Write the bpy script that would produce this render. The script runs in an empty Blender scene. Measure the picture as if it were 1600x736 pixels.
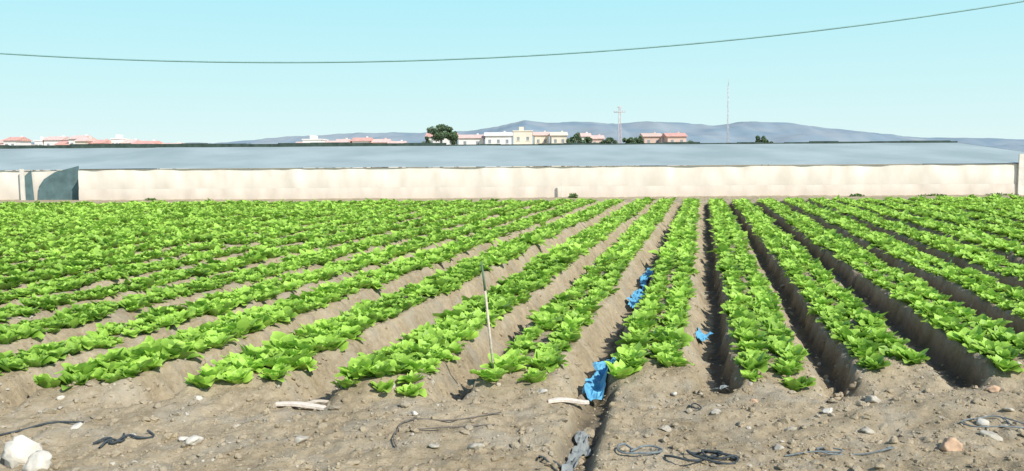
import bpy, bmesh, math, random
import numpy as np
from mathutils import Vector, Matrix
random.seed(7); rng=np.random.default_rng(11)
scene=bpy.context.scene
COL=scene.collection
TAN=0.2143   # rows run 12 degrees right of the road normal
H=2.2

# ------------------------------------------------------------ materials
def new_mat(name):
    m=bpy.data.materials.new(name); m.use_nodes=True
    nt=m.node_tree; b=nt.nodes['Principled BSDF']; return m,nt,b
def simple(name,col,rough=0.8,noise=0.15,scale=5.0,bump=0.0,spec=0.3,metal=0.0):
    m,nt,b=new_mat(name)
    N=nt.nodes; L=nt.links
    g=N.new('ShaderNodeNewGeometry')
    n=N.new('ShaderNodeTexNoise'); n.inputs['Scale'].default_value=scale; n.inputs['Detail'].default_value=6
    L.new(g.outputs['Position'],n.inputs['Vector'])
    r=N.new('ShaderNodeValToRGB')
    r.color_ramp.elements[0].position=0.3; r.color_ramp.elements[1].position=0.7
    r.color_ramp.elements[0].color=(*[c*(1-noise) for c in col],1)
    r.color_ramp.elements[1].color=(*[min(1,c*(1+noise)) for c in col],1)
    L.new(n.outputs['Fac'],r.inputs['Fac']); L.new(r.outputs['Color'],b.inputs['Base Color'])
    b.inputs['Roughness'].default_value=rough; b.inputs['Specular IOR Level'].default_value=spec
    b.inputs['Metallic'].default_value=metal
    if bump>0:
        bp=N.new('ShaderNodeBump'); bp.inputs['Strength'].default_value=bump; bp.inputs['Distance'].default_value=0.02
        L.new(n.outputs['Fac'],bp.inputs['Height']); L.new(bp.outputs['Normal'],b.inputs['Normal'])
    return m

# soil
def soil_mat(name,attr=None):
    m,nt,b=new_mat(name); N=nt.nodes; L=nt.links
    g=N.new('ShaderNodeNewGeometry')
    def noise(s,d=8,r=0.6):
        n=N.new('ShaderNodeTexNoise'); n.inputs['Scale'].default_value=s; n.inputs['Detail'].default_value=d; n.inputs['Roughness'].default_value=r
        L.new(g.outputs['Position'],n.inputs['Vector']); return n
    a=noise(0.9,6); c=noise(14,8,0.7); f=noise(60,4,0.7)
    r=N.new('ShaderNodeValToRGB'); e=r.color_ramp.elements
    e[0].position=0.32; e[0].color=(0.23,0.18,0.108,1)
    e[1].position=0.70; e[1].color=(0.60,0.505,0.355,1)
    x=e.new(0.5); x.color=(0.42,0.34,0.222,1)
    mx=N.new('ShaderNodeMath'); mx.operation='MULTIPLY_ADD'; mx.inputs[1].default_value=0.55
    L.new(c.outputs['Fac'],mx.inputs[0])
    m2=N.new('ShaderNodeMath'); m2.operation='MULTIPLY'; m2.inputs[1].default_value=0.45
    L.new(a.outputs['Fac'],m2.inputs[0]); L.new(m2.outputs[0],mx.inputs[2])
    L.new(mx.outputs[0],r.inputs['Fac'])
    mixc=N.new('ShaderNodeMix'); mixc.data_type='RGBA'
    pr=N.new('ShaderNodeValToRGB'); pr.color_ramp.elements[0].position=0.5; pr.color_ramp.elements[1].position=0.62
    p=noise(2.3,5); L.new(p.outputs['Fac'],pr.inputs['Fac'])
    s=N.new('ShaderNodeMath'); s.operation='MULTIPLY'; s.inputs[1].default_value=0.5
    L.new(pr.outputs['Color'],s.inputs[0]); L.new(s.outputs[0],mixc.inputs['Factor'])
    L.new(r.outputs['Color'],mixc.inputs['A']); mixc.inputs['B'].default_value=(0.43,0.385,0.30,1)
    v=N.new('ShaderNodeTexVoronoi'); v.inputs['Scale'].default_value=22; L.new(g.outputs['Position'],v.inputs['Vector'])
    vr=N.new('ShaderNodeValToRGB'); vr.color_ramp.elements[0].position=0.12; vr.color_ramp.elements[0].color=(1,1,1,1)
    vr.color_ramp.elements[1].position=0.2; vr.color_ramp.elements[1].color=(0,0,0,1)
    L.new(v.outputs['Distance'],vr.inputs['Fac'])
    sv=N.new('ShaderNodeMath'); sv.operation='MULTIPLY'; sv.inputs[1].default_value=0.3; L.new(vr.outputs['Color'],sv.inputs[0])
    mixd=N.new('ShaderNodeMix'); mixd.data_type='RGBA'; L.new(sv.outputs[0],mixd.inputs['Factor'])
    L.new(mixc.outputs['Result'],mixd.inputs['A']); mixd.inputs['B'].default_value=(0.62,0.55,0.44,1)
    out=mixd.outputs['Result']
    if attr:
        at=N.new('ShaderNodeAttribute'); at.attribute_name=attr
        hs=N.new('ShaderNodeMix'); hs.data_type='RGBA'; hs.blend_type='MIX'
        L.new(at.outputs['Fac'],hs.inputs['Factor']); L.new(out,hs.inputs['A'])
        hs.inputs['B'].default_value=(0.030,0.027,0.024,1) if attr=='furrow_shade' else (0.68,0.63,0.54,1)  # near-black colour is furrow shade painted into the soil
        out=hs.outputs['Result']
    L.new(out,b.inputs['Base Color'])
    b.inputs['Roughness'].default_value=0.95; b.inputs['Specular IOR Level'].default_value=0.1
    bp=N.new('ShaderNodeBump'); bp.inputs['Strength'].default_value=0.9; bp.inputs['Distance'].default_value=0.02
    ad=N.new('ShaderNodeMath'); ad.operation='ADD'; L.new(c.outputs['Fac'],ad.inputs[0]); L.new(f.outputs['Fac'],ad.inputs[1])
    L.new(ad.outputs[0],bp.inputs['Height']); L.new(bp.outputs['Normal'],b.inputs['Normal'])
    return m
M_soil=soil_mat('soil','furrow_shade'); M_clod=soil_mat('clod','pale')

def leaf_mat(name,dark,light,trans=0.35,rough=0.45):
    m,nt,b=new_mat(name); N=nt.nodes; L=nt.links
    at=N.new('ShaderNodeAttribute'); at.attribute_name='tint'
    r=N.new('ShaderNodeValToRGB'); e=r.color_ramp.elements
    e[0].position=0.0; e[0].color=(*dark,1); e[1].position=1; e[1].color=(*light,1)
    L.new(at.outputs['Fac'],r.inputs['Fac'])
    g=N.new('ShaderNodeNewGeometry'); n=N.new('ShaderNodeTexNoise'); n.inputs['Scale'].default_value=35; L.new(g.outputs['Position'],n.inputs['Vector'])
    bp=N.new('ShaderNodeBump'); bp.inputs['Strength'].default_value=0.5; bp.inputs['Distance'].default_value=0.01
    L.new(n.outputs['Fac'],bp.inputs['Height'])
    L.new(r.outputs['Color'],b.inputs['Base Color']); L.new(bp.outputs['Normal'],b.inputs['Normal'])
    b.inputs['Roughness'].default_value=rough; b.inputs['Specular IOR Level'].default_value=0.3
    t=N.new('ShaderNodeBsdfTranslucent'); L.new(r.outputs['Color'],t.inputs['Color'])
    mx=N.new('ShaderNodeMixShader'); mx.inputs[0].default_value=trans
    L.new(b.outputs[0],mx.inputs[1]); L.new(t.outputs[0],mx.inputs[2])
    L.new(mx.outputs[0],N['Material Output'].inputs['Surface'])
    return m
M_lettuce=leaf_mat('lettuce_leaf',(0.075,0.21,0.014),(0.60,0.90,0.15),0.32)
M_tree=leaf_mat('tree_leaf',(0.07,0.12,0.07),(0.22,0.31,0.16),0.2)
M_weed=leaf_mat('weed_leaf',(0.06,0.12,0.03),(0.2,0.32,0.08),0.3)

# ------------------------------------------------------------ helpers
def np_mesh(name,V,F,mat,smooth=True,attrs=None,link=True):
    me=bpy.data.meshes.new(name); V=np.ascontiguousarray(V,dtype=np.float32).reshape(-1,3)
    F=np.ascontiguousarray(F,dtype=np.int32); n,k=F.shape
    me.vertices.add(len(V)); me.vertices.foreach_set('co',V.ravel())
    me.loops.add(n*k); me.loops.foreach_set('vertex_index',F.ravel())
    me.polygons.add(n); me.polygons.foreach_set('loop_start',np.arange(0,n*k,k,dtype=np.int32))
    try: me.polygons.foreach_set('loop_total',np.full(n,k,dtype=np.int32))
    except Exception: pass
    me.polygons.foreach_set('use_smooth',np.full(n,smooth,dtype=bool))
    me.update(calc_edges=True)
    if attrs:
        for a,v in attrs.items():
            at=me.attributes.new(a,'FLOAT','POINT'); at.data.foreach_set('value',np.ascontiguousarray(v,dtype=np.float32).ravel())
    me.materials.append(mat)
    ob=bpy.data.objects.new(name,me)
    if link: COL.objects.link(ob)
    return ob
TAB=rng.random((256,256))
def vn(x,y,s=0):
    xi=np.floor(x).astype(int); yi=np.floor(y).astype(int); fx=x-xi; fy=y-yi
    fx=fx*fx*(3-2*fx); fy=fy*fy*(3-2*fy); o=s*37
    A=TAB[(xi+o)%256,(yi+o*3)%256]; B=TAB[(xi+1+o)%256,(yi+o*3)%256]
    C=TAB[(xi+o)%256,(yi+1+o*3)%256]; D=TAB[(xi+1+o)%256,(yi+1+o*3)%256]
    return (A*(1-fx)+B*fx)*(1-fy)+(C*(1-fx)+D*fx)*fy-0.5
def sst(a,b,x):
    t=np.clip((x-a)/(b-a),0,1); return t*t*(3-2*t)

# ------------------------------------------------------------ field layout
slopes={0:-.228,1:.334,2:.874,3:1.47,-1:-.80,-2:-1.35,-3:-2.0,-4:-2.62,-5:-3.18}
ends={0:8.45,1:8.4,2:8.55,3:8.65,-1:8.1,-2:8.0,-3:8.15,-4:8.05,-5:8.1}
beds=[]
for n in range(-40,22):
    if n in slopes: s=slopes[n]
    elif n>3: s=1.47+.585*(n-3)
    else: s=-3.18+.585*(n+5)
    beds.append((s*H, ends.get(n, 9.2 if n>3 else 8.2),n))
BU=np.array([b[0] for b in beds]); BE=np.array([b[1] for b in beds])
FAR=45.5
def height(u,Y):
    X=u+TAN*Y
    wob=0.05*vn(Y*0.5,u*0.0+3,5)+0.03*vn(Y*2.1,u*0.0+9,6)
    uu=u+wob
    i=np.clip(np.searchsorted(BU,uu),1,len(BU)-1)
    i=np.where(np.abs(uu-BU[i-1])<np.abs(uu-BU[i]),i-1,i)
    d=uu-BU[i]; e=BE[i]
    d2=d+0.09*vn(X*4,Y*4,7)+0.05*vn(X*11,Y*11,17)
    prof=np.where(d2<0, 1-sst(0.34,0.46,-d2), 1-sst(0.34,0.60,d2))
    mask=sst(e-0.35,e+0.25,Y+0.25*vn(X*3,Y*3,8))*(1-sst(FAR,FAR+1.5,Y))*(1-sst(23,24,u))
    z=mask*(prof*0.28-0.155)
    # irrigation channel through the headland
    cd=np.abs(u+0.93+0.05*vn(Y*1.3,Y*0,4)); ch=(1-sst(0.07,0.20,cd))*(1-mask)*sst(2,4,Y)*(1-sst(12,14,Y))
    z=z-0.15*ch
    near=1-sst(60,90,np.abs(Y)); 
    r=0.10*vn(X*0.35,Y*0.35,1)+0.07*vn(X*1.3,Y*1.3,2)+0.055*vn(X*4,Y*4,3)+0.04*vn(X*9,Y*9,9)+0.028*vn(X*19,Y*19,10)
    amp=1.0-0.3*sst(8,9.5,Y)
    z=z+r*amp*near
    wall_shade=sst(-.64,-.56,d2+.1*vn(X*2,Y*2,19))*(d2<0)*np.clip(1.15-prof,0,1)   # shade painted on the left wall of each bed
    furrow_shade=mask*(0.06*np.clip(1-prof*2.5,0,1)+0.62*wall_shade)+ch*0.5  # painted furrow shade, with slight darkening of floors and the channel
    return z,np.clip(furrow_shade,0,1)
def zat(X,Y):
    z,_=height(np.array([X-TAN*Y],dtype=float),np.array([Y],dtype=float)); return float(z[0])

ud=np.concatenate([[-12000,-4000,-1500,-600,-250,-120,-75,-58],np.arange(-50,-7,.075),np.arange(-7,6.5,.034),np.arange(6.5,26,.075),[30,45,80,200,600,1500,4000,12000]])
ys=[-400,-100,-30,-10,-3,0,2,3.5,4.6]; y=5.3
while y<48: ys.append(y); y+=max(0.025,0.0046*y)
ys+= [50,53,57,65,80,120,200,400,900,2000,5000,12000]
yd=np.array(ys); U,Y=np.meshgrid(ud,yd); Z,W=height(U,Y); X=U+TAN*Y
nr,nc=U.shape
idx=np.arange(nr*nc).reshape(nr,nc)
F=np.stack([idx[:-1,:-1],idx[:-1,1:],idx[1:,1:],idx[1:,:-1]],-1).reshape(-1,4)
np_mesh('ground',np.stack([X,Y,Z],-1),F,M_soil,True,{'furrow_shade':W})

# ------------------------------------------------------------ lettuce
def plant_template(nl,ns,nt_,r,big=1.0):
    V=[];T=[]
    for k in range(nl):
        q=k/(nl-1)            # 0 inner 1 outer
        yaw=k*2.39996+r.normal(0,.35)
        Lf=(0.070+0.060*q)*r.uniform(.7,1.25)*big; Wd=(0.025+0.018*q)*r.uniform(.75,1.3)*big
        a0=math.radians(8+34*q+r.normal(0,10)); a1=math.radians(25+62*q+r.normal(0,20))
        px=0.012+0.045*q*r.uniform(.5,1.3); pz=0.0; roll=r.normal(0,.4)
        for i in range(ns):
            s=i/(ns-1); a=a0+(a1-a0)*s**1.3
            if i>0: px+=math.sin(a)*Lf/(ns-1); pz+=math.cos(a)*Lf/(ns-1)
            w=Wd*(0.35+0.9*math.sin(math.pi*min(1,s*0.87+0.06))**0.7)*(1 if s<.95 else .68)
            for j in range(nt_):
                t=-1+2*j/(nt_-1)
                cup=0.35*w*t*t; ruf=r.normal(0,.007)*(abs(t)>.5 or s>.9)
                lx=px-math.cos(a)*cup*1.0+ruf; ly=w*t; lz=pz+math.sin(a)*cup+ruf+roll*w*t*.6
                V.append((lx*math.cos(yaw)-ly*math.sin(yaw),lx*math.sin(yaw)+ly*math.cos(yaw),lz))
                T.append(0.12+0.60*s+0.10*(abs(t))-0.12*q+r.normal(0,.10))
    Fq=[]
    for k in range(nl):
        b=k*ns*nt_
        for i in range(ns-1):
            for j in range(nt_-1):
                p=b+i*nt_+j; Fq.append((p,p+1,p+nt_+1,p+nt_))
    return np.array(V),np.array(T),np.array(Fq)
def instance(temps,pos,scale,rotz,tint,tilt=0.12,zs=None):
    Vt=np.stack([t[0] for t in temps]); Tt=np.stack([t[1] for t in temps]); Fq=temps[0][2]
    n=len(pos); k=rng.integers(0,len(temps),n); v=Vt[k]*scale[:,None,None]
    if zs is not None: v[:,:,2]*=zs[:,None]
    c=np.cos(rotz)[:,None]; s=np.sin(rotz)[:,None]
    x=v[:,:,0]*c-v[:,:,1]*s; y=v[:,:,0]*s+v[:,:,1]*c
    tx=rng.normal(0,tilt,(n,1)); ty=rng.normal(0,tilt,(n,1))
    z=v[:,:,2]+x*tx+y*ty; x=x-v[:,:,2]*tx; y=y-v[:,:,2]*ty
    P=np.stack([x,y,z],-1)+pos[:,None,:]
    T=np.clip(Tt[k]+tint[:,None],0,1)
    FF=(Fq[None]+(np.arange(n)*Vt.shape[1])[:,None,None]).reshape(-1,Fq.shape[1])
    return P.reshape(-1,3),FF,T.ravel()
r=np.random.default_rng(3)
near_t=[plant_template(27,4,3,r) for _ in range(12)]
far_t=[plant_template(12,3,3,r,1.35) for _ in range(8)]
pu=[];py=[]
for (bu,be,n) in beds:
    offs=(-0.185,0.185) if -1<=n<=2 else ((-.2,.2) if n>2 else (-.23,.0,.24))
    for off in offs:
        yy=be+r.uniform(-.05,.25)
        while yy<FAR:
            if r.random()>0.03:
                pu.append(bu+off+r.normal(0,.045)); py.append(yy+r.normal(0,.04))
            st=0.145 if yy<19 else .205
            yy+=st*(1.25 if len(offs)==3 else 1)
pu=np.array(pu);py=np.array(py)
pu-= 0.05*vn(py*0.5,pu*0+3,5)
px=pu+TAN*py; keep=(np.abs(px)<0.63*py+3)
pu,py,px=pu[keep],py[keep],px[keep]
pz,_=height(pu,py)
pos=np.stack([px,py,pz-0.01],-1)
sc=r.normal(1.06,.17,len(px)).clip(.55,1.5)*(1+0.3*vn(px*.6,py*.6,12))
tn=r.normal(0,.10,len(px))+0.25*vn(px*.3,py*.3,13)
ro=r.uniform(0,6.28,len(px))
nm=py<19
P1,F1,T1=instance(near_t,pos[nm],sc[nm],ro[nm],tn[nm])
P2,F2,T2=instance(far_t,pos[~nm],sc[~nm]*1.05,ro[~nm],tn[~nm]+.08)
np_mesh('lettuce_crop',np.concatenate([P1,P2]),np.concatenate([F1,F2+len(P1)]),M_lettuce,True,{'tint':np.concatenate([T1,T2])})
print('plants',len(px),'near',nm.sum())

# ------------------------------------------------------------ clods / gravel
def rock_t(r,sub=1):
    bm=bmesh.new(); bmesh.ops.create_icosphere(bm,subdivisions=sub,radius=1)
    V=np.array([v.co[:] for v in bm.verts]); Fq=np.array([[v.index for v in f.verts] for f in bm.faces]); bm.free()
    for _ in range(5):
        n=r.normal(size=3); n/=np.linalg.norm(n); d=V@n; lim=r.uniform(.5,.85); V=V-np.clip(d-lim,0,None)[:,None]*n
    V=V*(1+r.normal(0,.08,(len(V),1)))*np.array([r.uniform(.8,1.3),r.uniform(.7,1),r.uniform(.5,.8)])
    return V,np.zeros(len(V)),Fq
rt=[rock_t(r,2) for _ in range(8)]
n=8500
cy=5.4+r.random(n)**1.2*4.0; cx=(r.random(n)*2-1)*(0.6*cy+1.2); 
n2=5000; cy2=9+r.random(n2)*14; cx2=(r.random(n2)*2-1)*(0.6*cy2)
cx=np.concatenate([cx,cx2]); cy=np.concatenate([cy,cy2]); n=len(cx)
cz,_=height(cx-TAN*cy,cy)
s=(0.005+0.012*r.random(n)+0.040*r.random(n)**8)
pale=np.where(r.random(n)<.05,r.uniform(.3,.9,n),r.uniform(0,.10,n))
P,FF,T=instance(rt,np.stack([cx,cy,cz+s*.1],-1),s,r.uniform(0,6.28,n),pale,.2)
np_mesh('soil_clods',P,FF,M_clod,False,{'pale':T})

# individual stones
M_white=simple('pale_stone',(0.66,0.61,0.52),.9,.15,12,.6)
M_grey=simple('grey_stone',(0.46,0.42,0.34),.9,.25,14,.6)
M_orange=simple('ochre_stone',(0.55,0.37,0.24),.9,.2,14,.6)
M_dgreen=simple('dark_stone',(0.20,0.22,0.17),.9,.3,14,.6)
def stone(x,y,s,mat,fl=.7):
    V,_,Fq=rock_t(r,3); V=V*s; V[:,2]*=fl
    V+= (np.array([vn(V[:,0]*30,V[:,1]*30,3),vn(V[:,1]*30,V[:,2]*30,4),vn(V[:,2]*30,V[:,0]*30,5)]).T)*s*.2
    o=np_mesh('stone',V,Fq,mat,True); o.location=(x,y,zat(x,y)+s*.3*fl); o.rotation_euler=(r.normal(0,.2),r.normal(0,.2),r.uniform(0,6)); return o
for a in [(-3.72,6.55,.15,M_white,1.2),(-3.52,6.42,.12,M_white,1.3),(-2.52,6.85,.085,M_white),(-2.66,7.0,.05,M_white),(-3.62,7.2,.06,M_white),(-2.85,7.9,.045,M_white),(-.6,6.62,.05,M_grey),(-.29,6.65,.055,M_grey),(-.85,7.5,.035,M_white),
          (3.37,6.66,.10,M_orange),(3.3,8.0,.09,M_grey),(4.5,8.2,.08,M_orange),(2.75,7.6,.06,M_white),(1.5,8.1,.04,M_white),(1.75,7.5,.05,M_grey),(2.2,7.9,.05,M_orange),(3.9,7.2,.06,M_white),(-.35,8.35,.09,M_dgreen,.5),(-4.1,7.9,.04,M_white),(2.05,6.7,.045,M_grey),(-1.7,6.9,.07,M_grey),(4.3,7.55,.05,M_grey),(2.9,7.1,.05,M_grey),(3.8,6.9,.07,M_grey),(2.3,7.2,.05,M_grey)]:
    stone(*a)

# ------------------------------------------------------------ hoses, wires, debris
def tube(name,pts,rad,mat):
    cu=bpy.data.curves.new(name,'CURVE'); cu.dimensions='3D'; cu.bevel_depth=rad; cu.bevel_resolution=2; cu.resolution_u=6
    sp=cu.splines.new('BEZIER'); sp.bezier_points.add(len(pts)-1)
    for b,p in zip(sp.bezier_points,pts):
        b.co=p; b.handle_left_type='AUTO'; b.handle_right_type='AUTO'
    cu.materials.append(mat); o=bpy.data.objects.new(name,cu); COL.objects.link(o); return o
M_black=simple('black_polythene',(0.05,0.062,0.068),.65,.4,30,.2)
M_greyp=simple('faded_polythene',(0.17,0.20,0.21),.6,.3,30,.2)
M_wire=simple('rusty_wire',(0.15,0.13,0.11),.8,.3,30)
def ghose(name,xy,rad,mat,up=0.0):
    pts=[]
    for i,(x,y) in enumerate(xy):
        pts.append((x,y,zat(x,y)+rad+0.002+up*abs(math.sin(i*1.9))))
    return tube(name,pts,rad,mat)
def tangle(name,cx,cy,rx,ry,n,rad,mat,up,seed,drift=0):
    q=random.Random(seed); xy=[];a=q.random()*6
    for i in range(n):
        a+=q.uniform(.6,1.9); k=q.uniform(.25,1)
        xy.append((cx+rx*k*math.cos(a)+drift*(i/n-.5),cy+ry*k*math.sin(a)))
    return ghose(name,xy,rad,mat,up)
tangle('irrigation_hose',1.45,6.38,.26,.13,18,.009,M_black,.04,1,.3)
tangle('irrigation_hose',.98,6.5,.2,.10,8,.008,M_greyp,.03,2,.2)
tangle('irrigation_hose',.30,6.42,.16,.08,7,.008,M_black,.03,3)
ghose('irrigation_hose',[(-3.32,6.85),(-3.22,6.93),(-3.18,6.86),(-3.1,6.98),(-3.0,6.96),(-2.93,7.06),(-2.99,7.10)],.010,M_black,.02)
ghose('irrigation_hose',[(-3.24,6.78),(-3.2,6.9),(-3.12,6.9),(-3.15,7.02)],.009,M_black,.02)
ghose('irrigation_hose',[(-4.3,6.9),(-4.05,7.1),(-3.85,7.22),(-3.6,7.28)],.009,M_black)
ghose('wire',[(-.95,7.0),(-.9,7.2),(-.5,7.3),(-.1,7.42)],.007,M_wire,.015)
ghose('wire',[(-.93,7.1),(-.94,6.8),(-.9,6.65)],.006,M_wire,.015)
ghose('wire',[(-.8,7.02),(-.5,7.06),(-.15,7.12)],.006,M_wire,.01)
tangle('wire',2.6,6.6,.35,.10,9,.006,M_greyp,.02,12,.9)
tangle('wire',1.6,7.65,.10,.10,6,.006,M_black,.02,14)
tangle('wire',4.0,7.1,.3,.2,8,.006,M_greyp,.02,15,.3)

# plastic film scraps
M_blue=simple('blue_plastic',(0.13,0.40,0.60),.5,.25,9,.3,.3)
M_paleb=simple('pale_plastic',(0.24,0.26,0.25),.6,.25,9,.3,.3)
def film(name,u,y0,y1,w,mat,seed,lift=.02,du=0.0):
    q=np.random.default_rng(seed); ny=max(8,int((y1-y0)/.03)); nx=13
    s,t=np.meshgrid(np.linspace(0,1,ny),np.linspace(-1,1,nx),indexing='ij')
    YY=y0+(y1-y0)*s; prof=np.sqrt(np.clip(1-(2*s-1)**2,.0,1))*.75+.15
    wd=w/2*prof*(1+1.1*vn(s*9+seed,t*0+seed+np.sign(t)*3,2))
    UU=u+du*s+wd*t+.05*vn(s*3,s*0+seed,3)
    base,_=height(UU*0+u,YY); ZZ,_=height(UU,YY)
    ZZ=np.maximum(ZZ,base)*.7+base*.3+lift+.07*(vn(UU*16,YY*8,seed%9)+.3)+.05*vn(UU*40,YY*22,4)
    i=np.arange(ny*nx).reshape(ny,nx)
    Fq=np.stack([i[:-1,:-1],i[:-1,1:],i[1:,1:],i[1:,:-1]],-1).reshape(-1,4)
    return np_mesh(name,np.stack([UU+TAN*YY,YY,ZZ],-1),Fq,mat,False)
film('blue_plastic_film',-.99,8.2,9.75,.32,M_blue,3,.08)
film('blue_plastic_film',-1.05,13.7,15.4,.26,M_blue,5,.09)
film('blue_plastic_film',-1.05,15.8,18.3,.18,M_blue,6,.07)
film('blue_plastic_film',.02,10.85,11.45,.19,M_blue,7,.07)
film('blue_plastic_film',.20,8.15,8.4,.16,M_paleb,8,.03)
film('plastic_sheet',-.97,6.3,7.4,.15,M_paleb,9,.01)

# wood lath pieces and stake
M_wood=simple('weathered_wood',(0.60,0.52,0.42),.85,.2,25,.4)
M_white_wood=simple('bleached_wood',(0.76,0.66,0.56),.85,.15,25,.4)
def lath(name,x,y,L,w,h,rz,mat,ry=0.0):
    bm=bmesh.new(); N=9
    rings=[]
    for i in range(N):
        s=i/(N-1); ww=w*(1-.35*abs(2*s-1)**3)*random.uniform(.85,1.1); off=.02*math.sin(s*4)
        rings.append([bm.verts.new(((s-.5)*L,a*ww/2+off,b*h/2+.01*math.sin(s*5))) for a,b in((-1,-1),(1,-1),(1,1),(-1,1))])
    for i in range(N-1):
        for j in range(4): bm.faces.new((rings[i][j],rings[i][(j+1)%4],rings[i+1][(j+1)%4],rings[i+1][j]))
    bm.faces.new(rings[0][::-1]); bm.faces.new(rings[-1])
    bmesh.ops.bevel(bm,geom=bm.edges[:],offset=min(w,h)*.12,segments=1,affect='EDGES')
    bmesh.ops.recalc_face_normals(bm,faces=bm.faces)
    me=bpy.data.meshes.new(name); bm.to_mesh(me); bm.free(); me.materials.append(mat)
    o=bpy.data.objects.new(name,me); COL.objects.link(o); o.location=(x,y,zat(x,y)+h/2+.02); o.rotation_euler=(0,ry,rz); return o
lath('wooden_lath',.50,7.85,.37,.07,.03,.05,M_white_wood)
lath('wooden_lath',-1.88,7.85,.62,.08,.03,-.1,M_white_wood,.03)
lath('wooden_lath',-1.75,7.97,.3,.04,.02,.35,M_wood)
stake=bpy.data.objects.new('wooden_stake',None); COL.objects.link(stake); stake.location=(-.176,8.45,zat(-.176,8.45))
def cyl(name,p0,p1,r0,r1,mat,parent=None,seg=10):
    p0=Vector(p0);p1=Vector(p1); d=(p1-p0); bm=bmesh.new()
    bmesh.ops.create_cone(bm,cap_ends=True,segments=seg,radius1=r0,radius2=r1,depth=d.length)
    M=Matrix.Translation((p0+p1)/2)@d.to_track_quat('Z','Y').to_matrix().to_4x4()
    bm.transform(M); me=bpy.data.meshes.new(name); bm.to_mesh(me); bm.free()
    for p in me.polygons: p.use_smooth=len(p.vertices)==4
    me.materials.append(mat); o=bpy.data.objects.new(name,me); COL.objects.link(o)
    if parent: o.parent=parent
    return o
cyl('shaft',(0,0,-.1),(-.085,.02,.80),.014,.011,M_wood,stake)
cyl('tip',(-.085,.02,.80),(-.12,.03,1.08),.013,.008,simple('green_paint',(.12,.2,.12),.6),stake)

# ------------------------------------------------------------ generic mesh boxes
def mesh_obj(name,verts,faces,mat,parent=None,loc=(0,0,0)):
    me=bpy.data.meshes.new(name); me.from_pydata(verts,[],faces); me.update(); me.materials.append(mat)
    o=bpy.data.objects.new(name,me); COL.objects.link(o); o.location=loc
    if parent: o.parent=parent
    return o
def boxes(name,bl,mat,parent=None):
    V=[];Fc=[]
    for (x0,x1,y0,y1,z0,z1) in bl:
        b=len(V); V+=[(x0,y0,z0),(x1,y0,z0),(x1,y1,z0),(x0,y1,z0),(x0,y0,z1),(x1,y0,z1),(x1,y1,z1),(x0,y1,z1)]
        Fc+=[(b,b+3,b+2,b+1),(b+4,b+5,b+6,b+7),(b,b+1,b+5,b+4),(b+1,b+2,b+6,b+5),(b+2,b+3,b+7,b+6),(b+3,b,b+4,b+7)]
    return mesh_obj(name,V,Fc,mat,parent)

# ------------------------------------------------------------ greenhouse
def plastic(name,c1,c2,rough,scale=(0.35,1,6),bump=.2,dust=0.0):
    m,nt,b=new_mat(name); N=nt.nodes; L=nt.links
    g=N.new('ShaderNodeNewGeometry'); mp=N.new('ShaderNodeMapping'); mp.inputs['Scale'].default_value=scale
    L.new(g.outputs['Position'],mp.inputs['Vector'])
    n=N.new('ShaderNodeTexNoise'); n.inputs['Scale'].default_value=1.0; n.inputs['Detail'].default_value=7; L.new(mp.outputs[0],n.inputs['Vector'])
    r=N.new('ShaderNodeValToRGB'); r.color_ramp.elements[0].position=.35; r.color_ramp.elements[1].position=.65
    r.color_ramp.elements[0].color=(*c1,1); r.color_ramp.elements[1].color=(*c2,1)
    L.new(n.outputs['Fac'],r.inputs['Fac']); out=r.outputs[0]
    if dust>0:   # earth splashed on the lower film
        sp=N.new('ShaderNodeSeparateXYZ'); L.new(g.outputs['Position'],sp.inputs[0])
        mr=N.new('ShaderNodeMapRange'); mr.inputs['From Min'].default_value=0.2; mr.inputs['From Max'].default_value=1.3; mr.inputs['To Min'].default_value=dust; mr.inputs['To Max'].default_value=0
        L.new(sp.outputs['Z'],mr.inputs['Value'])
        ml=N.new('ShaderNodeMath'); ml.operation='MULTIPLY'; L.new(mr.outputs[0],ml.inputs[0]); L.new(n.outputs['Fac'],ml.inputs[1])
        mm=N.new('ShaderNodeMix'); mm.data_type='RGBA'; L.new(ml.outputs[0],mm.inputs['Factor']); L.new(out,mm.inputs['A']); mm.inputs['B'].default_value=(.52,.40,.31,1); out=mm.outputs['Result']
    L.new(out,b.inputs['Base Color']); b.inputs['Roughness'].default_value=rough
    bp=N.new('ShaderNodeBump'); bp.inputs['Strength'].default_value=bump; bp.inputs['Distance'].default_value=.05; L.new(n.outputs['Fac'],bp.inputs['Height']); L.new(bp.outputs[0],b.inputs['Normal'])
    return m
M_wall=plastic('greenhouse_wall_film',(.72,.65,.55),(.86,.80,.71),.75,(1.1,1,.5),.35,.6)
M_wallw=plastic('greenhouse_skirt_film',(.68,.60,.51),(.84,.77,.68),.75,(1.6,1,.7),.35,.6)
M_roof=plastic('greenhouse_roof_film',(.29,.365,.37),(.38,.46,.465),.8,(0.25,.2,1))
M_roofside=plastic('greenhouse_hip_film',(.48,.58,.58),(.58,.67,.66),.8,(0.5,.5,1))
M_post=simple('galvanised_post',(.72,.68,.60),.6,.1,3)
M_ridge=simple('dark_green_netting',(.05,.075,.06),.9,.4,2)
M_panel=simple('blue_grey_panel',(.11,.175,.18),.9,.25,2,.2)
gh=bpy.data.objects.new('greenhouse',None); COL.objects.link(gh)
Y0,EZ,YR,RZ=54.0,1.86,66.0,3.38; XL,XR=-26.3,36.0; XW=-62; YW=55.2
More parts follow.
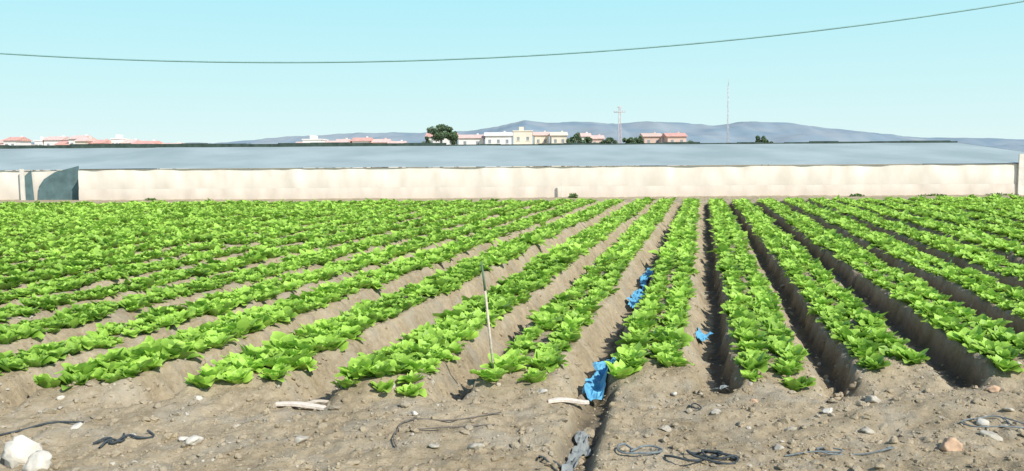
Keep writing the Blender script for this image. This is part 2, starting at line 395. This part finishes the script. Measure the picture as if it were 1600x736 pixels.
def filmwall(name,x0,x1,y,z0,z1,mat,nx):
    xs=np.linspace(x0,x1,nx); zs=np.linspace(z0,z1,9); XX,ZZ=np.meshgrid(xs,zs)
    YY=y-0.03*np.abs(np.sin(XX*math.pi/2.5))*np.sin((ZZ-z0)/(z1-z0)*math.pi)+.09*vn(XX*1.3,ZZ*.5,1)
    i=np.arange(XX.size).reshape(XX.shape); Fq=np.stack([i[:-1,:-1],i[:-1,1:],i[1:,1:],i[1:,:-1]],-1).reshape(-1,4)
    o=np_mesh(name,np.stack([XX,YY,ZZ],-1),Fq,mat,True); o.parent=gh; return o
filmwall('front_wall',XL,XR,Y0,.62,EZ,M_wall,500)
filmwall('front_skirt',XL,XR,Y0-.03,-.25,.66,M_wallw,500)
filmwall('wing_wall',XW,XL,YW,-.25,EZ-.05,M_wall,200)
mesh_obj('side_wall',[(XL,Y0,-.3),(XL,YR,-.3),(XL,YR,RZ-.02),(XL,Y0,EZ)],[(0,1,2,3)],M_wall,gh)
mesh_obj('end_wall',[(XR,Y0,-.3),(XR,YR+12,-.3),(XR,YR+12,EZ),(XR,Y0,EZ)],[(0,1,2,3)],M_wall,gh)
def roofgrid(name,a,b,c,d,mat,nu,nv):
    a,b,c,d=[np.array(q,float) for q in(a,b,c,d)]
    s,t=np.meshgrid(np.linspace(0,1,nu),np.linspace(0,1,nv)); s=s[...,None];t=t[...,None]
    P=(a*(1-s)+b*s)*(1-t)+(d*(1-s)+c*s)*t
    P[...,2]+=.04*vn(P[...,0]*.4,P[...,1]*.4,6)*1.0
    i=np.arange(nu*nv).reshape(nv,nu); Fq=np.stack([i[:-1,:-1],i[:-1,1:],i[1:,1:],i[1:,:-1]],-1).reshape(-1,4)
    o=np_mesh(name,P,Fq,mat,True); o.parent=gh
roofgrid('front_roof',(XL,Y0-.1,EZ+.03),(XR,Y0-.1,EZ+.03),(33,YR,RZ),(XL,YR,RZ),M_roof,200,16)
roofgrid('wing_roof',(XW,YW-.1,EZ-.02),(XL,YW-.1,EZ-.02),(XL,YR,RZ-.02),(XW,YR,RZ-.02),M_roof,100,12)
roofgrid('hip_roof',(XR,Y0-.1,EZ+.04),(XR,YR+12,EZ+.04),(33,YR+.1,RZ+.01),(33,YR,RZ+.01),M_roofside,20,12)
roofgrid('back_roof',(XW,YR+.1,RZ-.03),(33,YR+.1,RZ-.03),(XR,YR+12,EZ),(XW,YR+12,EZ),M_roof,60,8)
rb=[];x=XW
while x<33:
    L_=random.uniform(1.0,3); hgt=random.uniform(.06,.17)+(0.14 if x<-5 else 0); rb.append((x,min(x+L_-.004,33),YR-.06,YR+.06,RZ-.1,RZ+hgt)); x+=L_
boxes('ridge_netting',rb,M_ridge,gh)
boxes('posts',[(30.7,31.15,Y0-.2,Y0-.11,-.2,EZ+.6),(-30.35,-30.1,YW-.35,YW-.25,-.2,EZ+.05)],M_post,gh)
boxes('stand_pipe',[(3.0,3.1,Y0-.5,Y0-.4,-.2,1.0)],M_post,gh)
# flat dark blue-grey panels before the wing wall by the corner, slanted top edge
def k55(p): return (p-800)/1386*55.0
def z55(p,yy): return H+((252+(800-p)*.0062)-yy)/1386*55.0
yn=YW-.2
V=[(k55(a),yn+.04*math.sin(i*2),z55(a,b)) for i,(a,b) in enumerate([(126,259),(126,318),(60,318),(62,292),(70,280),(88,269)])]
mesh_obj('dark_panel',V,[(0,1,2,3,4,5)],M_panel,gh)
V=[(k55(a),yn-.03,z55(a,b)) for a,b in [(52,265),(55,318),(36,318),(41,275)]]
mesh_obj('dark_panel_end',V,[(0,1,2,3)],M_panel,gh)

# weeds by the wall
def leafcloud(name,centres,leaf,mat,nper,seed,parent=None):
    q=np.random.default_rng(seed); V=[];T=[]
    for (c,rad) in centres:
        c=np.array(c); rad=np.array(rad)
        n=nper; d=q.normal(size=(n,3)); d/=np.linalg.norm(d,axis=1)[:,None]; rr=q.random((n,1))**.45
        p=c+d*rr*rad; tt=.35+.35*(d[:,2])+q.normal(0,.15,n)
        a=q.normal(size=(n,3)); a/=np.linalg.norm(a,axis=1)[:,None]; b=np.cross(a,q.normal(size=(n,3))); b/=np.linalg.norm(b,axis=1)[:,None]
        sz=leaf*q.uniform(.6,1.4,(n,1))
        quad=np.stack([p-a*sz,p+b*sz*.6,p+a*sz,p-b*sz*.6],1)
        V.append(quad.reshape(-1,3)); T.append(np.repeat(tt,4))
    V=np.concatenate(V);T=np.clip(np.concatenate(T),0,1); Fq=np.arange(len(V)).reshape(-1,4)
    o=np_mesh(name,V,Fq,mat,False,{'tint':T}); 
    if parent: o.parent=parent
    return o
leafcloud('weeds',[((3.6,52.2,.1),(.3,.2,.25)),((20.5,52.8,.0),(.5,.2,.16)),((25,52.6,.0),(.9,.2,.13)),((29,52.6,.0),(1.2,.2,.16)),((-21.5,52.8,.02),(.4,.2,.15))],.05,M_weed,350,4)

# ------------------------------------------------------------ town
M_roofred=simple('terracotta_tiles',(.68,.38,.32),.85,.2,1.2)
M_roofpk=simple('faded_tiles',(.72,.52,.46),.85,.2,1.2)
M_wh=simple('white_render',(.78,.76,.73),.85,.05,.5)
M_cr=simple('cream_render',(.74,.67,.55),.85,.06,.5)
M_or=simple('orange_render',(.68,.50,.42),.85,.06,.5)
M_win=simple('window_glass',(.28,.31,.33),.3,.2,1)
M_door=simple('door_wood',(.28,.2,.14),.7,.2,2)
def house(name,x,y,w,d,h,wall,roof,flat=False,storeys=3,rh=1.6):
    e=bpy.data.objects.new(name,None); COL.objects.link(e); e.location=(x,y,0)
    boxes('walls',[(-w/2,w/2,-d/2,d/2,-.5,h)],wall,e)
    if flat:
        boxes('roof',[(-w/2-.2,w/2+.2,-d/2-.2,d/2+.2,h+.003,h+.35),(-w*.2,w*.05,-d/4,d/4,h+.353,h+1.6)],roof,e)
    else:
        o=.5; mesh_obj('roof',[(-w/2-o,-d/2-o,h-.1),(w/2+o,-d/2-o,h-.1),(w/2+o,d/2+o,h-.1),(-w/2-o,d/2+o,h-.1),(-w/2-o,0,h+rh),(w/2+o,0,h+rh)],[(0,1,5,4),(2,3,4,5),(1,2,5),(3,0,4),(3,2,1,0)],roof,e)
        boxes('chimney',[(w*.2,w*.2+.6,.5,1.1,h+.2,h+rh+.4)],wall,e)
    wl=[];sl=[]; n=max(2,int(w/2.8))
    for s_ in range(storeys):
        zz=1.0+s_*(h/storeys)
        for i in range(n):
            xx=-w/2+(i+.5)*w/n
            if s_==0 and i==n//2: continue
            wl.append((xx-.45,xx+.45,-d/2-.03,-d/2+.1,zz,zz+1.2)); sl.append((xx-.65,xx+.65,-d/2-.12,-d/2-.0,zz-.15,zz-.01))
    boxes('windows',wl,M_win,e); boxes('window_sills',sl,wall,e)
    xx=-w/2+(n//2+.5)*w/n; boxes('door',[(xx-.6,xx+.6,-d/2-.04,-d/2+.1,0,2.3)],M_door,e)
    return e
K=300/1386
def PX(p): return (p-800)*K
q=random.Random(5)
for (a,b,t,wm,rm,fl,nm_) in [(-60,-25,220,M_wh,M_roofred,0,'townhouse'),(-20,12,218,M_wh,M_roofpk,0,'townhouse'),(14,36,221,M_cr,M_roofpk,0,'townhouse'),(38,56,215,M_wh,M_roofred,0,'townhouse'),(58,70,219,M_wh,M_wh,1,'townhouse'),(72,98,213,M_wh,M_roofpk,0,'townhouse'),(102,120,221,M_cr,M_roofred,0,'townhouse'),(122,142,212,M_wh,M_roofpk,0,'townhouse'),(145,160,216,M_cr,M_roofpk,0,'townhouse'),(163,178,219,M_or,M_roofred,0,'townhouse'),(180,192,216,M_wh,M_wh,1,'townhouse'),(194,212,218,M_wh,M_roofpk,0,'townhouse'),(214,228,221,M_cr,M_roofpk,0,'townhouse'),(232,262,221,M_wh,M_roofred,0,'townhouse'),(266,296,224,M_cr,M_roofpk,0,'townhouse'),
    (462,480,221,M_wh,M_roofpk,0,'townhouse'),(484,512,218,M_wh,M_wh,1,'apartment_block'),(515,532,220,M_wh,M_roofpk,0,'townhouse'),(534,550,218,M_cr,M_roofpk,0,'townhouse'),(555,580,215,M_wh,M_roofred,0,'townhouse'),(583,607,217,M_or,M_roofpk,0,'townhouse'),(612,636,221,M_wh,M_roofpk,0,'townhouse'),
    (672,716,209,M_wh,M_roofred,0,'townhouse'),(720,758,211,M_wh,M_roofpk,0,'warehouse'),(761,800,208,M_wh,M_wh,0,'warehouse'),(803,832,205,M_cr,M_cr,1,'apartment_block'),(836,858,206,M_cr,M_roofpk,0,'apartment_block'),(861,884,207,M_cr,M_cr,0,'apartment_block'),
    (905,922,208,M_wh,M_roofpk,0,'townhouse'),(925,944,211,M_or,M_roofpk,0,'townhouse'),(1005,1032,208,M_or,M_or,0,'apartment_block'),(1034,1062,209,M_or,M_roofred,0,'townhouse')]:
    hz=252+(800-(a+b)/2)*.0062; top=H+(hz-t)*K; w=(b-a)*K
    rh=1.2; h=top-(rh if not fl else .4)
    house(nm_,PX((a+b)/2),300+q.uniform(-6,6),w,q.uniform(8,11),h,wm,rm,bool(fl),3,rh)

# trees
M_bark=simple('bark',(.16,.12,.09),.9,.3,3,.3)
def tree(name,x,y,top,w,ch,n=14,nper=420,leaf=.28,seed=1,mat=M_tree):
    e=bpy.data.objects.new(name,None); COL.objects.link(e); e.location=(x,y,0)
    qq=random.Random(seed); cz=top-ch/2
    cyl('trunk',(0,0,-.3),(.1,0,cz-.1*ch),.05*w*.6,.03*w*.5,M_bark,e)
    cen=[]
    for i in range(n):
        a=qq.uniform(0,6.28); rr=math.sqrt(qq.random())*.36*w; zz=cz+qq.uniform(-.32,.32)*ch*(1-.5*(rr/(.36*w))**2)
        c=(rr*math.cos(a),rr*math.sin(a),zz); s=qq.uniform(.12,.22)*w; cen.append((c,(s,s,s*.75*ch/w+.1*s)))
        if i<7: cyl('limb_%d'%(i+1),(.1,0,cz-.3*ch),c,.02*w,.006*w,M_bark,e,6)
    leafcloud('crown',cen,leaf,mat,nper,seed,e)
    return e
tree('pine_tree',PX(690)*.93,280,14.3,10,6,16,300,.3,5)
tree('tree',PX(711)*.93,281,12.2,5,5,9,220,.26,3)
for i,(p,t,w) in enumerate([(893,210,4),(903,206,5),(917,211,4),(948,208,5),(958,212,4),(982,208,5),(992,212,4),(1000,211,3),(1190,202,5),(1200,213,4),(390,223,3),(668,210,4),(1075,216,4)]):
    hz=252+(800-p)*.0062; top=H+(hz-t)*(290/1386)
    tree('tree',(p-800)*290/1386,290,top,w,top*.55,8,160,.28,20+i)

# ------------------------------------------------------------ hills
def hill_mat():
    m,nt,b=new_mat('distant_hills'); N=nt.nodes;L=nt.links
    g=N.new('ShaderNodeNewGeometry'); n=N.new('ShaderNodeTexNoise'); n.inputs['Scale'].default_value=.004; n.inputs['Detail'].default_value=9; L.new(g.outputs['Position'],n.inputs['Vector'])
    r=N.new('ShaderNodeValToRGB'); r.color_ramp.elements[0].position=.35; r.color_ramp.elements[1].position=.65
    r.color_ramp.elements[0].color=(.22,.30,.36,1); r.color_ramp.elements[1].color=(.31,.36,.39,1)  # distance haze put into the blue-grey base colour
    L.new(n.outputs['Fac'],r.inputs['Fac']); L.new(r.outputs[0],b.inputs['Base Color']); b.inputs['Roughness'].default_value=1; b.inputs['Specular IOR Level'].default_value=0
    return m
DH=6000; kk=DH/1386
prof=[(-300,224),(0,224),(380,224),(440,218),(560,211),(620,207),(680,208),(760,203),(820,190),(860,193),(905,191),(960,195),(1010,190),(1060,194),(1110,198),(1150,192),(1190,191),(1240,195),(1290,202),(1340,212),(1420,215),(1500,217),(1560,221),(1800,224),(2300,226)]
pxs=np.linspace(-300,2300,700); top=np.interp(pxs,[a for a,_ in prof],[b for _,b in prof])
top=top+1.6*vn(pxs*.05,pxs*0,1)+1.0*vn(pxs*.15,pxs*0,2)
ht=H+(252+(800-pxs)*.0062-top)*kk
ht=np.maximum(ht,20); xs=(pxs-800)*kk
nv=24; t=np.linspace(0,1,nv)
XX=np.repeat(xs[None],nv,0); TT=np.repeat(t[:,None],len(xs),1)
YY=DH-1800*(1-TT); ZZ=ht[None]*(sst(0,1,TT)*.9+.1*TT)+60*vn(XX*.003,YY*.003,4)*np.sin(TT*math.pi)+25*vn(XX*.01,YY*.01,5)*np.sin(TT*math.pi)
ZZ[0]=-20
i=np.arange(XX.size).reshape(XX.shape); Fq=np.stack([i[:-1,:-1],i[:-1,1:],i[1:,1:],i[1:,:-1]],-1).reshape(-1,4)
np_mesh('hills',np.stack([XX,YY,ZZ],-1),Fq,hill_mat(),True)

# ------------------------------------------------------------ pylon, mast, cable
M_pyl=simple('pinkish_steel',(.60,.48,.48),.6,.1,1)
M_mast=simple('pale_steel',(.56,.54,.58),.6,.1,1)
pe=bpy.data.objects.new('power_pole',None); COL.objects.link(pe); pe.location=((968-800)*200/1386,200,0)
hp=14.4
for sx,sy in((-1,-1),(1,-1),(1,1),(-1,1)): cyl('leg',(sx*.5,sy*.5,-.3),(sx*.15,sy*.15,hp),.07,.05,M_pyl,pe,6)
for i in range(12):
    z0=i*1.2;z1=z0+1.2; w0=.5-.35*z0/hp; w1=.5-.35*z1/hp; s_=1 if i%2 else -1
    cyl('brace_front',(-s_*w0,-w0,z0),(s_*w1,-w1,z1),.035,.035,M_pyl,pe,5); cyl('brace_side',(w0,-s_*w0,z0),(w1,s_*w1,z1),.035,.035,M_pyl,pe,5)
cyl('crossarm',(-1.3,0,hp-1.4),(1.3,0,hp-1.4),.08,.08,M_pyl,pe,6); cyl('crossarm_upper',(-.6,0,hp-.3),(.6,0,hp-.3),.05,.05,M_pyl,pe,6)
for sx in(-1.2,-.6,.6,1.2): cyl('insulator',(sx,0,hp-1.35),(sx,0,hp-.95),.08,.05,M_mast,pe,6)
ma=bpy.data.objects.new('radio_mast',None); COL.objects.link(ma); ma.location=(PX(1136),300,0); hm=30
for a in range(3):
    c,s_=math.cos(a*2.094),math.sin(a*2.094); cyl('leg_%d'%(a+1),(c*.32,s_*.32,-.3),(c*.22,s_*.22,hm-3),.07,.06,M_mast,ma,6)
for i in range(18):
    a=i%3; b=(i+1)%3; z0=i*1.5
    cyl('brace',(.28*math.cos(a*2.094),.28*math.sin(a*2.094),z0),(.28*math.cos(b*2.094),.28*math.sin(b*2.094),z0+1.5),.04,.04,M_mast,ma,5)
cyl('antenna',(0,0,hm-3),(0,0,hm),.08,.05,M_mast,ma,6)
M_cable=simple('weathered_cable',(.28,.46,.46),.85,.1,3,0,.1)
YC=25
def cab(x): 
    p=800+x/YC*1386; yy=100-7.18e-5*(p-450)**2; hz=252+(800-p)*.0062; return H+(hz-yy)*YC/1386
pts=[(x,YC,cab(x)) for x in np.linspace(-30,36,45)]
tube('power_cable',pts,.023,M_cable)
M_polew=simple('creosoted_pole',(.2,.15,.1),.9,.3,4,.3)
for x in(-30,36):
    up=bpy.data.objects.new('utility_pole',None); COL.objects.link(up); up.location=(x,YC,0); z=cab(x)
    cyl('shaft',(0,0,-.5),(0,0,z+.3),.16,.11,M_polew,up); cyl('crossarm',(0,-.8,z-.15),(0,.8,z-.15),.06,.06,M_polew,up); cyl('insulator',(0,0,z-.1),(0,0,z+.06),.05,.04,M_post,up)

# ------------------------------------------------------------ light, sky, camera
el,az=math.radians(42),math.radians(138)
sd=Vector((math.sin(az)*math.cos(el),math.cos(az)*math.cos(el),math.sin(el)))
sl=bpy.data.lights.new('sun','SUN'); sl.energy=5.0; sl.angle=math.radians(.5); sl.color=(1,.96,.88)
so=bpy.data.objects.new('sun',sl); COL.objects.link(so); so.rotation_euler=(-sd).to_track_quat('-Z','Y').to_euler()
w=bpy.data.worlds.new('World'); scene.world=w; w.use_nodes=True; nt=w.node_tree; bg=nt.nodes['Background']
sk=nt.nodes.new('ShaderNodeTexSky'); sk.sky_type='NISHITA'; sk.sun_disc=False; sk.sun_elevation=el; sk.sun_rotation=az
sk.air_density=1.0; sk.dust_density=0.3; sk.ozone_density=1.5
# low-level haze: pale cyan towards the horizon, fading into the clear sky overhead
tc=nt.nodes.new('ShaderNodeTexCoord'); sx=nt.nodes.new('ShaderNodeSeparateXYZ'); nt.links.new(tc.outputs['Generated'],sx.inputs[0])
hr=nt.nodes.new('ShaderNodeValToRGB'); e=hr.color_ramp.elements
e[0].position=0; e[0].color=(.78,.94,.94,1); e[1].position=.20; e[1].color=(.43,.86,.97,1)
x_=e.new(.08); x_.color=(.62,.92,.945,1)
nt.links.new(sx.outputs['Z'],hr.inputs['Fac'])
vm=nt.nodes.new('ShaderNodeVectorMath'); vm.operation='SCALE'; vm.inputs['Scale'].default_value=1/.15; nt.links.new(hr.outputs['Color'],vm.inputs[0])
fr=nt.nodes.new('ShaderNodeValToRGB'); e=fr.color_ramp.elements
e[0].position=.2; e[0].color=(.97,.97,.97,1); e[1].position=.4; e[1].color=(.0,.0,.0,1); nt.links.new(sx.outputs['Z'],fr.inputs['Fac'])
mx=nt.nodes.new('ShaderNodeMix'); mx.data_type='RGBA'; nt.links.new(fr.outputs['Color'],mx.inputs['Factor']); nt.links.new(sk.outputs[0],mx.inputs['A']); nt.links.new(vm.outputs[0],mx.inputs['B'])
nt.links.new(mx.outputs['Result'],bg.inputs[0]); bg.inputs[1].default_value=.15
cam=bpy.data.cameras.new('camera'); cam.sensor_width=36; cam.lens=36*1386/1600; cam.clip_end=30000; cam.clip_start=.1
co=bpy.data.objects.new('camera',cam); COL.objects.link(co); co.location=(0,0,H)
pitch=math.atan((368-252)/1386)
co.rotation_euler=(Matrix.Rotation(math.pi/2-pitch,3,'X')@Matrix.Rotation(-.0062,3,'Z')).to_euler()
scene.camera=co
scene.view_settings.view_transform='Standard'; scene.view_settings.look='None'; scene.view_settings.exposure=0
